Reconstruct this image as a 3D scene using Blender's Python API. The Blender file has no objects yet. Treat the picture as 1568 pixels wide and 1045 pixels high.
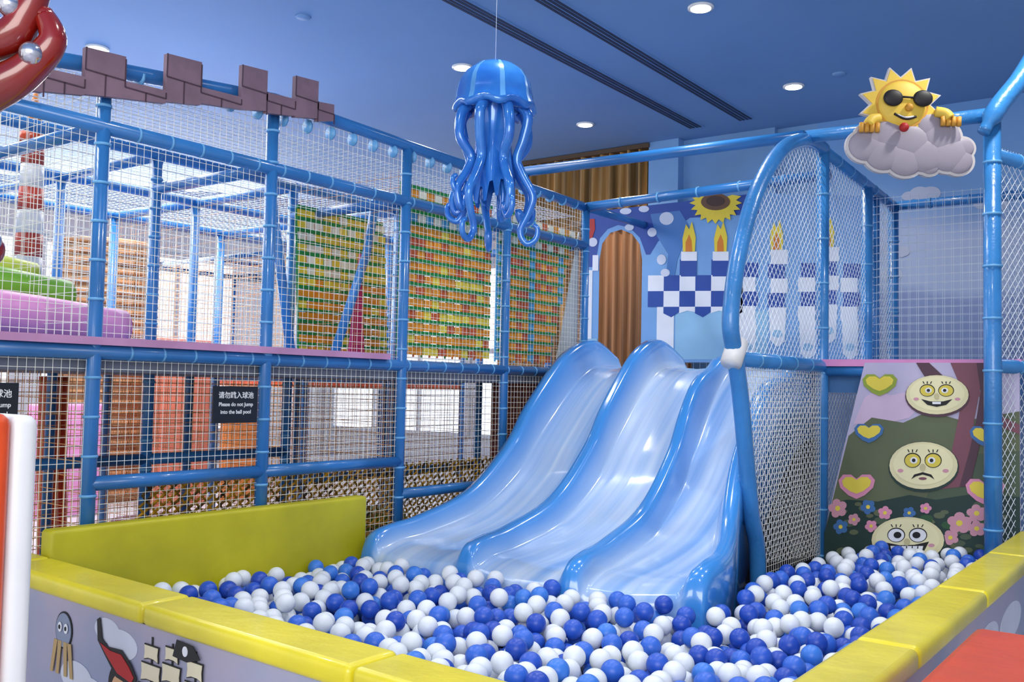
import bpy, math, random
from mathutils import Vector, Matrix
random.seed(7)
Z=Vector((0,0,1))
# ---------------------------------------------------------------- materials
def lin(c):
    return tuple(((x/255)/12.92 if x/255<=.04045 else ((x/255+.055)/1.055)**2.4) for x in c)+(1,)
MATS={}
def mat(name,col,rough=.45,var=0.0,vscale=4.0,bump=0.0,bscale=30.0,coat=0.0,emit=0.0,col2=None,stretch=None,metal=0.0):
    if name in MATS: return MATS[name]
    m=bpy.data.materials.new(name); m.use_nodes=True
    nt=m.node_tree; b=nt.nodes['Principled BSDF']
    b.inputs['Base Color'].default_value=lin(col)
    b.inputs['Roughness'].default_value=rough
    b.inputs['Metallic'].default_value=metal
    b.inputs['Coat Weight'].default_value=coat
    b.inputs['Coat Roughness'].default_value=.08
    tc=nt.nodes.new('ShaderNodeTexCoord'); mp=nt.nodes.new('ShaderNodeMapping')
    nt.links.new(tc.outputs['Object'],mp.inputs['Vector'])
    if stretch: mp.inputs['Scale'].default_value=stretch
    if var>0 or col2:
        n=nt.nodes.new('ShaderNodeTexNoise'); n.inputs['Scale'].default_value=vscale; n.inputs['Detail'].default_value=4
        nt.links.new(mp.outputs[0],n.inputs['Vector'])
        mx=nt.nodes.new('ShaderNodeMix'); mx.data_type='RGBA'
        c2=col2 if col2 else tuple(max(0,x*(1-var)) for x in col)
        r=nt.nodes.new('ShaderNodeMapRange'); r.inputs[1].default_value=.35; r.inputs[2].default_value=.65
        nt.links.new(n.outputs[0],r.inputs[0]); nt.links.new(r.outputs[0],mx.inputs[0])
        mx.inputs[6].default_value=lin(col); mx.inputs[7].default_value=lin(c2)
        nt.links.new(mx.outputs[2],b.inputs['Base Color'])
    if bump>0:
        n2=nt.nodes.new('ShaderNodeTexNoise'); n2.inputs['Scale'].default_value=bscale; n2.inputs['Detail'].default_value=3
        nt.links.new(mp.outputs[0],n2.inputs['Vector'])
        bp=nt.nodes.new('ShaderNodeBump'); bp.inputs['Strength'].default_value=bump; bp.inputs['Distance'].default_value=.02
        nt.links.new(n2.outputs[0],bp.inputs['Height']); nt.links.new(bp.outputs[0],b.inputs['Normal'])
    if emit>0:
        b.inputs['Emission Color'].default_value=lin(col); b.inputs['Emission Strength'].default_value=emit
    MATS[name]=m; return m
pipe_m=mat('pipe_blue',(48,120,190),.28,var=.12,vscale=3,coat=.3)
foam_m=mat('foam_pipe_blue',(58,135,205),.3,var=.1,vscale=5,bump=.15,bscale=40,coat=.4)
tie_m=mat('cable_tie',(105,170,220),.4)
net_m=mat('net_white',(225,232,240),.6)
netc_m=mat('net_cream',(238,236,225),.6)
nett_m=mat('net_tan',(218,165,115),.7)
nety_m=mat('net_yellow',(235,175,30),.6,col2=(60,45,20),vscale=14)
yel_m=mat('yellow_vinyl',(235,218,40),.35,var=.08,vscale=3,bump=.3,bscale=9,coat=.3)
oly_m=mat('yellow_vinyl_block',(198,190,25),.45,var=.1,vscale=3,bump=.25,bscale=7)
red_m=mat('red_gloss',(135,20,10),.2,var=.2,coat=.6)
ora_m=mat('orange_vinyl',(228,80,30),.35,var=.1,bump=.2,bscale=10)
whi_m=mat('white_plastic',(235,235,235),.35,var=.04)
sil_m=mat('silver_ball',(200,200,210),.15,metal=.9,var=.05)
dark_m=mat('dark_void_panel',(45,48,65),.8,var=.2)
pink_m=mat('pink_vinyl',(228,150,205),.4,var=.08)
grn_m=mat('green_vinyl',(120,185,45),.4,var=.08)
brown_m=mat('brick_board_mauve',(132,104,118),.55,var=.1,vscale=8)
brownl_m=mat('brick_seam',(75,52,66),.6,var=.1)
cur_m=mat('curtain_gold_brown',(200,152,85),.55,var=.45,vscale=2.0,stretch=(6,6,.25))
curb_m=mat('curtain_terracotta',(180,125,80),.6,var=.35,vscale=2.0,stretch=(8,8,.25))
blind_m=mat('brown_blind',(180,125,82),.6,var=.2)
# ---------------------------------------------------------------- mesh builder
class MB:
    def __init__(s): s.v=[];s.f=[];s.m=[];s.s=[];s.mats=[]
    def mi(s,m):
        if m not in s.mats: s.mats.append(m)
        return s.mats.index(m)
    def add(s,vs,fs,m,smooth=False):
        o=len(s.v); s.v+= [tuple(v) for v in vs]; k=s.mi(m)
        for f in fs: s.f.append(tuple(i+o for i in f)); s.m.append(k); s.s.append(smooth)
    def box(s,lo,hi,m,bev=0):
        x0,y0,z0=lo;x1,y1,z1=hi
        if bev<=0:
            vs=[(x,y,z) for z in(z0,z1) for y in(y0,y1) for x in(x0,x1)]
            s.add(vs,[(0,2,3,1),(4,5,7,6),(0,1,5,4),(2,6,7,3),(0,4,6,2),(1,3,7,5)],m); return
        b=bev
        def ring(ins,z):
            r=[]
            for cx,cy,a0 in((x1-b,y1-b,0),(x0+b,y1-b,90),(x0+b,y0+b,180),(x1-b,y0+b,270)):
                for k in range(4):
                    a=math.radians(a0+k*30); rr=max(b-ins,0.001)
                    r.append((cx+rr*math.cos(a),cy+rr*math.sin(a),z))
            return r
        rings=[]
        for k in range(4):
            a=math.radians(k*30); rings.append(ring(b*(1-math.sin(a)),z0+b*(1-math.cos(a))))
        for k in range(4):
            a=math.radians(90-k*30); rings.append(ring(b*(1-math.sin(a)),z1-b*(1-math.cos(a))))
        vs=[p for r in rings for p in r]; n=16; fs=[]
        for i in range(len(rings)-1):
            for j in range(n): fs.append((i*n+j,i*n+(j+1)%n,(i+1)*n+(j+1)%n,(i+1)*n+j))
        s.add(vs,fs,m,True)
        s.add(rings[0],[tuple(reversed(range(n)))],m); s.add(rings[-1],[tuple(range(n))],m)
    def tube(s,pts,r,m,seg=12,cap=True):
        pts=[Vector(p) for p in pts]; n=len(pts)
        rs=r if isinstance(r,(list,tuple)) else [r]*n
        t0=(pts[1]-pts[0]).normalized()
        up=Vector((0,0,1)) if abs(t0.z)<.9 else Vector((1,0,0))
        nrm=(up-t0*up.dot(t0)).normalized(); vs=[]
        for i,p in enumerate(pts):
            if i==0: t=t0
            elif i==n-1: t=(pts[i]-pts[i-1]).normalized()
            else: t=((pts[i+1]-pts[i]).normalized()+(pts[i]-pts[i-1]).normalized()).normalized()
            nrm=(nrm-t*nrm.dot(t)).normalized(); bn=t.cross(nrm)
            for j in range(seg):
                a=2*math.pi*j/seg; vs.append(p+(nrm*math.cos(a)+bn*math.sin(a))*rs[i])
        fs=[(i*seg+j,i*seg+(j+1)%seg,(i+1)*seg+(j+1)%seg,(i+1)*seg+j) for i in range(n-1) for j in range(seg)]
        if cap: fs+= [tuple(reversed(range(seg))),tuple(range((n-1)*seg,n*seg))]
        s.add(vs,fs,m,seg>4)
    def sphere(s,c,r,m,seg=20,rings=12,sc=(1,1,1),rot=None):
        vs=[];fs=[]
        c=Vector(c)
        for i in range(rings+1):
            a=math.pi*i/rings
            for j in range(seg):
                b=2*math.pi*j/seg
                p=Vector((math.sin(a)*math.cos(b)*sc[0],math.sin(a)*math.sin(b)*sc[1],math.cos(a)*sc[2]))*r
                if rot: p=rot@p
                vs.append(c+p)
        for i in range(rings):
            for j in range(seg): fs.append((i*seg+j,(i+1)*seg+j,(i+1)*seg+(j+1)%seg,i*seg+(j+1)%seg))
        s.add(vs,fs,m,True)
    def poly(s,pts3,n,th,m):
        n=Vector(n); a=[Vector(p) for p in pts3]; k=len(a)
        vs=a+[p+n*th for p in a]
        fs=[tuple(reversed(range(k))),tuple(range(k,2*k))]+[(i,(i+1)%k,k+(i+1)%k,k+i) for i in range(k)]
        s.add(vs,fs,m)
    def obj(s,name,parent=None):
        me=bpy.data.meshes.new(name); me.from_pydata(s.v,[],s.f)
        for m in s.mats: me.materials.append(m)
        me.polygons.foreach_set('material_index',s.m); me.polygons.foreach_set('use_smooth',s.s)
        me.update()
        o=bpy.data.objects.new(name,me); bpy.context.scene.collection.objects.link(o)
        if parent: o.parent=parent
        return o
def empty(name):
    e=bpy.data.objects.new(name,None); bpy.context.scene.collection.objects.link(e); e.empty_display_size=.1; return e
def catmull(P,n):
    out=[];P=[Vector(p) for p in P]
    for i in range(len(P)-1):
        p0=P[max(i-1,0)];p1=P[i];p2=P[i+1];p3=P[min(i+2,len(P)-1)]
        for k in range(n):
            t=k/n
            out.append(.5*((2*p1)+(p2-p0)*t+(2*p0-5*p1+4*p2-p3)*t*t+(3*p1-p0-3*p2+p3)*t**3))
    out.append(P[-1]); return out
def net(mb,O,U,V,poly,cell,ang,r,m):
    O=Vector(O);U=Vector(U).normalized();V=Vector(V).normalized()
    for fam in range(2):
        a=math.radians(ang+90*fam); d=(math.cos(a),math.sin(a)); nn=(-d[1],d[0])
        pr=[p[0]*nn[0]+p[1]*nn[1] for p in poly]; k0=math.floor(min(pr)/cell);k1=math.ceil(max(pr)/cell)
        for k in range(k0,k1+1):
            c=(k+.5)*cell; ts=[]
            for i in range(len(poly)):
                A=poly[i];B=poly[(i+1)%len(poly)]
                da=A[0]*nn[0]+A[1]*nn[1]-c; db=B[0]*nn[0]+B[1]*nn[1]-c
                if (da<0)!=(db<0):
                    t=da/(da-db); x=A[0]+(B[0]-A[0])*t;y=A[1]+(B[1]-A[1])*t
                    ts.append(x*d[0]+y*d[1])
            if len(ts)<2: continue
            t0,t1=min(ts),max(ts)
            if t1-t0<.01: continue
            p=[]
            for t in(t0,t1): x=d[0]*t+nn[0]*c;y=d[1]*t+nn[1]*c; p.append(O+U*x+V*y)
            mb.tube(p,r,m,seg=4,cap=False)
def rect(w,h): return [(0,0),(w,0),(w,h),(0,h)]
def ell(cx,cy,rx,ry,n=28): return [(cx+rx*math.cos(2*math.pi*i/n),cy+ry*math.sin(2*math.pi*i/n)) for i in range(n)]
# ---------------------------------------------------------------- camera
yaw=math.radians(36.4);th=math.radians(2.76);ro=math.radians(1.2)
F0=Vector((-math.sin(yaw),math.cos(yaw),0));R0=Vector((math.cos(yaw),math.sin(yaw),0))
Fw=F0*math.cos(th)+Z*math.sin(th);U0=Z*math.cos(th)-F0*math.sin(th)
R=R0*math.cos(ro)+U0*math.sin(ro);U=U0*math.cos(ro)-R0*math.sin(ro)
cd=bpy.data.cameras.new('camera'); cam=bpy.data.objects.new('camera',cd); bpy.context.scene.collection.objects.link(cam)
M=Matrix((R,U,-Fw)).transposed().to_4x4(); M.translation=Vector((0,0,1.35)); cam.matrix_world=M
cd.sensor_width=36; cd.lens=36*2200/2353; cd.clip_start=.05
bpy.context.scene.camera=cam
# ---------------------------------------------------------------- room
CZ=3.85
ceil_m=mat('ceiling_blue_paint',(120,160,208),.7,var=.04,vscale=.6)
wall_m=mat('wall_sky_paint',(125,170,218),.7,var=.1,vscale=.9)
wallw_m=mat('wall_white_paint',(240,241,242),.7,var=.03)
floor_m=mat('floor_vinyl_pale',(200,198,205),.35,var=.1,vscale=1.5)
b=MB(); b.box((-14,-3,-.05),(3,13,0),floor_m); b.obj('floor')
b=MB(); b.box((-14,-3,CZ),(3,13,CZ+.1),ceil_m); b.obj('ceiling')
def mural_mat():
    m=bpy.data.materials.new('wall_mural_sky_mountain'); m.use_nodes=True; nt=m.node_tree; bs=nt.nodes['Principled BSDF']
    bs.inputs['Roughness'].default_value=.7
    g=nt.nodes.new('ShaderNodeNewGeometry'); sx=nt.nodes.new('ShaderNodeSeparateXYZ'); nt.links.new(g.outputs['Position'],sx.inputs[0])
    n=nt.nodes.new('ShaderNodeTexNoise'); n.inputs['Scale'].default_value=1.1; n.inputs['Detail'].default_value=5; nt.links.new(g.outputs['Position'],n.inputs['Vector'])
    ad=nt.nodes.new('ShaderNodeMath'); ad.operation='MULTIPLY_ADD'; ad.inputs[1].default_value=.5; nt.links.new(n.outputs[0],ad.inputs[0]); nt.links.new(sx.outputs[2],ad.inputs[2])
    mr=nt.nodes.new('ShaderNodeMapRange'); mr.inputs[1].default_value=1.3; mr.inputs[2].default_value=4.1; nt.links.new(ad.outputs[0],mr.inputs[0])
    cr=nt.nodes.new('ShaderNodeValToRGB'); e=cr.color_ramp.elements
    e[0].position=0; e[0].color=lin((130,160,205)); e[1].position=1; e[1].color=lin((110,160,218))
    for p,c in((.24,(135,155,198)),(.40,(155,172,212)),(.43,(190,206,234)),(.60,(205,216,240)),(.68,(160,193,232)),(.76,(135,178,225))):
        x=e.new(p); x.color=lin(c)
    nt.links.new(mr.outputs[0],cr.inputs[0]); nt.links.new(cr.outputs[0],bs.inputs['Base Color']); return m
mur_m=mural_mat()
b=MB(); b.box((-2.95,8.7,0),(3,8.8,CZ),mur_m); b.box((-6.6,8.7,0),(-2.95,8.8,CZ),wall_m)
b.box((-4.6,8.5,0),(-4.27,8.7,CZ),wall_m); b.box((-4.27,8.62,0),(-3.33,8.7,CZ),wall_m)
b.obj('wall_back')
b=MB(); b.box((-14,12.9,0),(-6.6,13,CZ),wallw_m); b.box((-6.7,8.8,0),(-6.6,13,CZ),wallw_m); b.obj('wall_hall_back')
b=MB(); b.box((-14.1,-3,0),(-14,13,CZ),wallw_m); b.obj('wall_left')
b=MB(); b.box((3,-3,0),(3.1,8.8,CZ),wallw_m); b.obj('wall_right')
pane_m=mat('window_daylight',(240,245,255),.3,emit=1.3)
def window(name,x0,x1,y,z0,z1,axis='y'):
    b=MB(); n=3
    def P(lo,hi,m):
        if axis=='y': b.box((lo[0],y-hi[1],lo[2]),(hi[0],y-lo[1],hi[2]),m)
        else: b.box((y+lo[1],lo[0],lo[2]),(y+hi[1],hi[0],hi[2]),m)
    P((x0,.01,z0),(x1,.03,z1),pane_m)
    for i in range(n+1):
        x=x0+(x1-x0)*i/n; P((x-.04,.0,z0),(x+.04,.09,z1),whi_m)
    for z in(z0,(z0+z1)*.5,z1): P((x0,.0,z-.04),(x1,.08,z+.04),whi_m)
    b.obj(name)
window('window_1',-13.7,-10.4,12.9,.5,3.4); window('window_2',-10.2,-7.0,12.9,.5,3.4)
window('window_3',3.6,6.8,-14,.5,3.4,'x'); window('window_4',7.2,10.6,-14,.5,3.4,'x')
vent_m=mat('vent_slot_dark',(38,48,80),.7,var=.1)
b=MB()
for X in(-3.95,-3.45):
    b.box((X-.075,-2,CZ-.006),(X+.075,8.25,CZ+.002),ceil_m)
    for dx in(-.05,-.018,.018,.05): b.box((X+dx-.010,-2,CZ-.010),(X+dx+.010,8.22,CZ-.004),vent_m)
b.obj('ceiling_linear_vent')
lamp_m=mat('downlight_glow',(255,255,250),.3,emit=9)
for X,Y in((-2.68,5.63),(-2.75,7.52),(-4.78,7.58),(-4.73,5.69),(-6.79,3.85),(-6.8,5.7),(-8.8,5.7),(-8.8,3.8),(-10.8,7.5),(-2.68,3.7),(-.7,3.7),(-.7,5.65),(-.7,1.7),(-2.7,1.7),(-4.75,1.7),(-10.8,4)):
    b=MB()
    b.tube([(X,Y,CZ-.012),(X,Y,CZ)],.085,whi_m,24); b.tube([(X,Y,CZ-.016),(X,Y,CZ-.010)],.066,lamp_m,24)
    o=b.obj('recessed_downlight')
    l=bpy.data.lights.new('downlight_bulb','SPOT'); l.energy=100; l.spot_size=math.radians(140); l.spot_blend=.8; l.shadow_soft_size=.07; l.color=(1,.97,.92)
    lo=bpy.data.objects.new('downlight_bulb',l); lo.location=(X,Y,CZ-.03); bpy.context.scene.collection.objects.link(lo); lo.parent=o
for (X,Y) in((-5.0,4.3),(-2.35,7.42)):
    b=MB(); b.tube([(X,Y,CZ-.012),(X,Y,CZ)],[.045,.055],ceil_m,20); b.obj('smoke_detector')
def drape(name,x0,x1,y,z0,z1,m,N=110,amp=.05):
    b=MB(); vs=[];fs=[]
    for i in range(N+1):
        x=x0+(x1-x0)*i/N; yy=y+amp*math.sin(i*.95)+amp*.4*math.sin(i*.37)
        vs+=[(x,yy,z0),(x,yy+.01*math.sin(i),z1)]
    for i in range(N): fs.append((2*i,2*i+2,2*i+3,2*i+1))
    b.add(vs,fs,m,True); b.box((x0-.05,y-.07,z1-.03),(x1+.03,y+.08,z1+.015),mat('curtain_track',(90,70,50),.5,var=.1)); b.obj(name)
drape('curtain',-6.5,-4.62,8.55,.05,3.83,cur_m)
drape('curtain.001',-5.3,-4.0,8.30,.05,3.05,curb_m,90,.03)
# ---------------------------------------------------------------- main play structure (left run + slide deck)
root=empty('indoor_play_structure')
SX=-4.05; YS=[1.3,2.34,3.3,4.35,5.4,6.45]
def ties(mb,p,q,r,step=.17):
    p=Vector(p);q=Vector(q);d=q-p;L=d.length;n=int(L/step)
    for i in range(1,n):
        c=p+d*(i/n); u=d.normalized()*.006; mb.tube([c-u,c+u],r*1.12,tie_m,10,cap=True)
b=MB()
def topz(Y): return 2.72+ (2.87-2.72)*min(max((Y-2.0)/1.3,0),1) if Y<3.3 else 2.86-.02*(Y-3.3)
r=.033
XS=(SX,-5.1,-6.2,-7.3)
for k,X in enumerate(XS):
    for Y in YS:
        if k==0 and Y==1.3: continue
        zt=topz(Y) if k==0 else 2.72
        b.tube([(X,Y,0),(X,Y,zt)],r,pipe_m,14)
        if k<2: ties(b,(X,Y,.3),(X,Y,zt),r)
        if k<3:
            for z in(1.45,zt-.03 if k else 2.49):
                b.tube([(X,Y,z),(XS[k+1],Y,z)],r,pipe_m,12)
    ys=YS if k else YS[1:]
    for z in((1.47,2.49) if k==0 else (1.47,2.70)):
        b.tube([(X,ys[0]-(1.0 if k==0 else 0),z),(X,6.45,z)],r*1.05,pipe_m,14)
        if k==0: ties(b,(X,ys[0],z),(X,6.45,z),r)
tp=[(SX,1.3,2.64)]+[(SX,Y,topz(Y)) for Y in(2.0,2.34,3.3,4.35,5.4,6.45)]
b.tube(tp,r*1.1,pipe_m,14); ties(b,tp[2],tp[-1],r*1.05)
for (y0,y1,z) in((2.34,3.3,.88),(3.3,4.35,.88),(4.35,5.4,.68),(5.4,6.45,.68),(2.34,3.3,.18)):
    b.tube([(SX,y0,z),(SX,y1,z)],r,pipe_m,12); b.tube([(-5.1,y0,z),(-5.1,y1,z)],r,pipe_m,12)
for X in(-5.1,-4.05,-3.0,-2.1,-1.0):
    b.tube([(X,7.5,0),(X,7.5,2.86)],r*1.1,pipe_m,12)
b.tube([(SX,6.45,2.80),(-2.1,6.45,2.84)],.037,pipe_m,14); ties(b,(SX,6.45,2.80),(-2.1,6.45,2.84),.037,.3)
b.tube([(SX,6.45,2.80),(SX,7.5,2.80)],.033,pipe_m,12)
b.tube([(SX,5.6,2.92),(-2.1,5.94,2.99)],.037,pipe_m,14)
b.tube([(SX,5.6,2.92),(SX,5.6,2.8)],.035,pipe_m,12)
b.tube([(SX,6.45,1.44),(-2.1,6.45,1.44)],.04,pipe_m,12)
b.tube([(SX,7.5,1.5),(-1.0,7.5,1.5)],.033,pipe_m,12)
b.obj('frame_pipes',root)
deck_m=mat('deck_mat_blue',(80,135,195),.5,var=.1)
b=MB()
b.box((-7.3,1.3,1.38),(SX-.03,6.45,1.45),mat('deck_underside',(120,125,140),.8,var=.1)); b.box((-7.3,1.3,1.45),(SX-.04,6.45,1.50),deck_m)
b.box((-5.1,6.42,1.38),(-2.15,7.5,1.49),deck_m); b.box((-2.1,6.4,1.36),(-1.0,7.9,1.52),deck_m)
b.box((-4.1,1.2,1.50),(-4.0,4.2,1.535),mat('pink_edge_pad',(205,150,190),.5,var=.1))
b.box((-2.1,6.26,1.53),(-.92,6.36,1.575),pink_m)
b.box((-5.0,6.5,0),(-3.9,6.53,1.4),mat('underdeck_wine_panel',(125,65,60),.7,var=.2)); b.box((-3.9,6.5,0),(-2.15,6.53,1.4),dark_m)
b.obj('decks',root)
b=MB()
for i in range(1,5):
    y0,y1=YS[i],YS[i+1]
    net(b,(SX,y0,1.5),(0,1,0),(0,0,1),[(0,0),(y1-y0,0),(y1-y0,topz(y1)-1.5),(0,topz(y0)-1.5)],.038,0,.0014,netc_m)
    net(b,(SX,y0,.12),(0,1,0),(0,0,1),rect(y1-y0,1.33),.038,0,.0014,netc_m)
net(b,(SX,1.3,1.5),(0,1,0),(0,0,1),rect(1.04,1.2),.038,0,.0014,netc_m)
net(b,(SX,1.3,.12),(0,1,0),(0,0,1),rect(1.04,1.33),.038,0,.0014,netc_m)
for X in(-5.1,-7.3):
    net(b,(X,1.3,1.5),(0,1,0),(0,0,1),rect(5.15,1.2),.06,0,.0017,netc_m)
    net(b,(X,1.3,.1),(0,1,0),(0,0,1),rect(5.15,1.3),.06,0,.0022,nett_m)
for Y in(2.34,4.35,6.45):
    net(b,(-7.3,Y,1.5),(1,0,0),(0,0,1),rect(3.25,1.2),.07,0,.0016,netc_m if Y<4 else nett_m)
    net(b,(-7.3,Y,.1),(1,0,0),(0,0,1),rect(3.25,1.3),.07,0,.002,nett_m)
net(b,(-7.3,1.3,2.72),(1,0,0),(0,1,0),rect(3.2,5.1),.06,0,.0016,net_m)
b.obj('safety_nets',root)
b=MB()
net(b,(-4.9,3.0,.1),(0,1,0),(.35,0,.9),rect(3.2,.75),.05,45,.008,nety_m)
b.obj('yellow_climbing_net',root)
b=MB()
net(b,(-4.1,7.48,1.5),(1,0,0),(0,0,1),rect(3.0,1.3),.06,0,.0015,net_m)
b.obj('rear_net',root)
def weave(name,O,U,V,poly,cell,style):
    O=Vector(O);U=Vector(U).normalized();V=Vector(V).normalized();N=U.cross(V)
    if N.x<0:N=-N
    b=MB()
    cols=[mat('strap_orange',(250,160,30),.5,var=.08),mat('strap_green',(10,140,60),.5,var=.08),mat('strap_yellow',(252,222,65),.5,var=.08),mat('strap_cream',(250,246,220),.5,var=.05),mat('strap_blue',(80,175,225),.5,var=.05),mat('strap_amber',(215,95,40),.5,var=.1)]
    xs=[p[0] for p in poly];ys=[p[1] for p in poly]
    def inside(x,y):
        c=False;n=len(poly)
        for i in range(n):
            A=poly[i];B=poly[(i+1)%n]
            if (A[1]>y)!=(B[1]>y) and x<(B[0]-A[0])*(y-A[1])/(B[1]-A[1])+A[0]: c=not c
        return c
    h=max(ys); ny=int(h/cell)
    for j in range(ny):
        y=(j+.5)*cell; nx=int(max(xs)/cell)+1
        for i in range(nx):
            x=(i+.5)*cell
            if not inside(x,y): continue
            top=y>h-.25
            if style==0: c=random.choice([cols[2],cols[3],cols[2]]) if y>h*.55 else random.choice([cols[0],cols[2],cols[0]])
            elif style==1: c=cols[3] if top and (i+j)%2 else (cols[4] if j==ny-3 and i%2 else random.choice([cols[0],cols[0],cols[0],cols[2],cols[5]]))
            else: c=cols[3] if top and (i+j)%2 else (random.choice([cols[0],cols[0],cols[5]]) if i%5 else cols[4])
            w=cell*.45; hh=cell*.29 if (i+j)%2 else cell*.33
            off=N*(.006 if (i+j)%2 else .0)
            P=[O+U*(x+sx*w)+V*(y+sy*hh)+off for sx,sy in((-1,-1),(1,-1),(1,1),(-1,1))]
            b.poly(P,N,.010,c)
        x0=None;x1=None;yy=(j+1)*cell
        for q in range(80):
            x=max(xs)*q/79
            if inside(x,min(yy,h-.01)):
                if x0 is None:x0=x
                x1=x
        if x0 is not None and x1>x0:
            c=cols[1]
            P=[O+U*x+V*(yy+s)+N*.006 for x,s in((x0,-.012),(x1,-.012),(x1,.012),(x0,.012))]
            b.poly(P,N,.014,c)
    for i in range(int(max(xs)/cell)+1):
        x=i*cell; yv=[h*q/60 for q in range(61) if inside(x,h*q/60)]
        if len(yv)>1:
            b.tube([O+U*x+V*yv[0],O+U*x+V*yv[-1]],.009,cols[4] if style==2 and i%3==0 else cols[1 if i%3==0 else 5],4)
    return b.obj(name,root)
weave('woven_climbing_panel',(-4.85,4.22,1.53),(0,1,0),(-.0,-.06,1),[(0,0),(.85,0),(.80,1.0),(-.0,.98)],.075,0)
weave('woven_climbing_panel_mid',(-4.16,4.42,1.53),(0,1,0),(0,0,1),[(0,0),(.93,0),(.93,1.13),(0,1.13)],.078,1)
weave('woven_climbing_panel_end',(-4.16,5.44,1.53),(0,1,0),(0,0,1),[(0,0),(.68,0),(.98,1.06),(0,1.12)],.078,2)
b=MB()
b.poly([(-4.5,4.32,1.5),(-4.5,4.46,1.5),(-4.5,4.40,2.2)],(1,0,0),.02,mat('slide_magenta',(200,50,110),.4,var=.1))
b.tube([(-4.45,4.15,1.5),(-4.45,4.42,2.2),(-4.45,4.5,2.6)],.03,foam_m,10)
b.tube([(-4.6,3.95,1.5),(-4.6,3.75,2.5)],.03,foam_m,10)
b.poly([(-4.1,6.12,1.52),(-4.1,6.42,1.52),(-4.1,6.42,2.6)],(1,0,0),.01,mat('canvas_wedge',(200,205,205),.6,var=.08))
b.obj('ramp_rails',root)
# brick battlement board
b=MB()
prof=[(1.76,2.64,2.51),(2.02,2.72,2.55),(2.20,2.655,2.585),(2.39,2.80,2.62),(2.60,2.70,2.65),(2.79,2.89,2.69),(3.03,2.78,2.73),(3.19,2.96,2.76),(3.38,2.86,2.78),(3.54,3.0,2.805),(3.66,2.90,2.82)]
y0=1.3
for (y1,zt,zb) in prof:
    b.poly([(SX+.05,y0,zb-.03),(SX+.05,y1,zb),(SX+.05,y1,zt+.012),(SX+.05,y0,zt)],(1,0,0),.03,brown_m)
    n=max(1,int((y1-y0)/.085))
    for k in range(n+1):
        yy=y0+(y1-y0)*k/n; zz=zb+(zt-zb)*.45
        zc=(zb-.02,zz) if k%2 else (zz,zt)
        b.box((SX+.08,yy-.003,zc[0]),(SX+.083,yy+.003,zc[1]),brownl_m)
    b.poly([(SX+.08,y0,zb+(zt-zb)*.45-.003),(SX+.08,y1,zb+(zt-zb)*.45-.003),(SX+.08,y1,zb+(zt-zb)*.45+.003),(SX+.08,y0,zb+(zt-zb)*.45+.003)],(1,0,0),.003,brownl_m)
    y0=y1
b.obj('brick_battlement_board')
def sign(name,y,z,w,h,lines):
    b=MB(); b.box((SX+.036,y,z),(SX+.048,y+w,z+h),mat('sign_black',(28,32,40),.4,var=.05)); o=b.obj(name)
    for k,(t,s,dz) in enumerate(lines):
        c=bpy.data.curves.new('sign_text','FONT'); c.body=t; c.size=s; c.align_x='CENTER'; c.extrude=.0005; c.offset=.0006
        to=bpy.data.objects.new('sign_text_%d'%k,c); bpy.context.scene.collection.objects.link(to)
        to.matrix_world=Matrix(((0,0,1,SX+.0495),(1,0,0,y+w/2),(0,1,0,z+h-dz),(0,0,0,1)))
        c.materials.append(whi_m); to.parent=o
LN=[('请勿跳入球池',.036,.058),('Please do not Jump',.027,.100),('into the ball pool',.027,.138)]
sign('warning_sign',2.95,1.14,.27,.185,LN); sign('warning_sign.001',1.72,1.14,.27,.185,LN)
# ---------------------------------------------------------------- triple wave slide
def slide_mat():
    m=bpy.data.materials.new('slide_blue_fibreglass'); m.use_nodes=True; nt=m.node_tree; bs=nt.nodes['Principled BSDF']
    bs.inputs['Roughness'].default_value=.2; bs.inputs['Coat Weight'].default_value=.7; bs.inputs['Coat Roughness'].default_value=.07
    tc=nt.nodes.new('ShaderNodeTexCoord'); mp=nt.nodes.new('ShaderNodeMapping'); mp.inputs['Scale'].default_value=(9,.3,.3)
    nt.links.new(tc.outputs['Object'],mp.inputs[0]); n=nt.nodes.new('ShaderNodeTexNoise'); n.inputs['Scale'].default_value=1.3; n.inputs['Detail'].default_value=3
    nt.links.new(mp.outputs[0],n.inputs['Vector'])
    at=nt.nodes.new('ShaderNodeAttribute'); at.attribute_name='sheen_wear'  # pale lane streaks: scuffs plus white reflections painted into the colour
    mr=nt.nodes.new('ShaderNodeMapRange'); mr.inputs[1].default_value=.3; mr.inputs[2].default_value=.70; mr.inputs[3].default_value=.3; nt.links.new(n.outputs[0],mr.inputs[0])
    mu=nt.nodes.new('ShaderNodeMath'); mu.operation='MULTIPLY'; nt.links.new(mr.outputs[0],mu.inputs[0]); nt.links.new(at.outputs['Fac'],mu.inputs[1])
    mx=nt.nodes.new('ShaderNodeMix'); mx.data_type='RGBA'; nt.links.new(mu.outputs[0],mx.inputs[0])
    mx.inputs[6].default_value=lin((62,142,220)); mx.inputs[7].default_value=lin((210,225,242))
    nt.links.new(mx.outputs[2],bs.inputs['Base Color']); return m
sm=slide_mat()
prof=[(6.55,1.60,1.50),(6.3,1.70,1.50),(6.1,1.70,1.47),(5.9,1.63,1.37),(5.72,1.51,1.24),(5.41,1.23,.97),(5.19,.98,.76),(4.78,.70,.55),(4.3,.58,.46),(4.05,.55,.44),(3.92,.52,.41),(3.87,.46,.38),(3.85,.36,.30),(3.85,.15,.15)]
P=catmull(prof,7); top=[-3.83,-3.27,-2.76,-2.22]; bot=[-3.83,-3.15,-2.47,-1.93]
lipdy=[.02,.03,-.03,.2]; hump=[1,1,.25,.0]
vs=[];sheen_wear=[];cols=0
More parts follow.
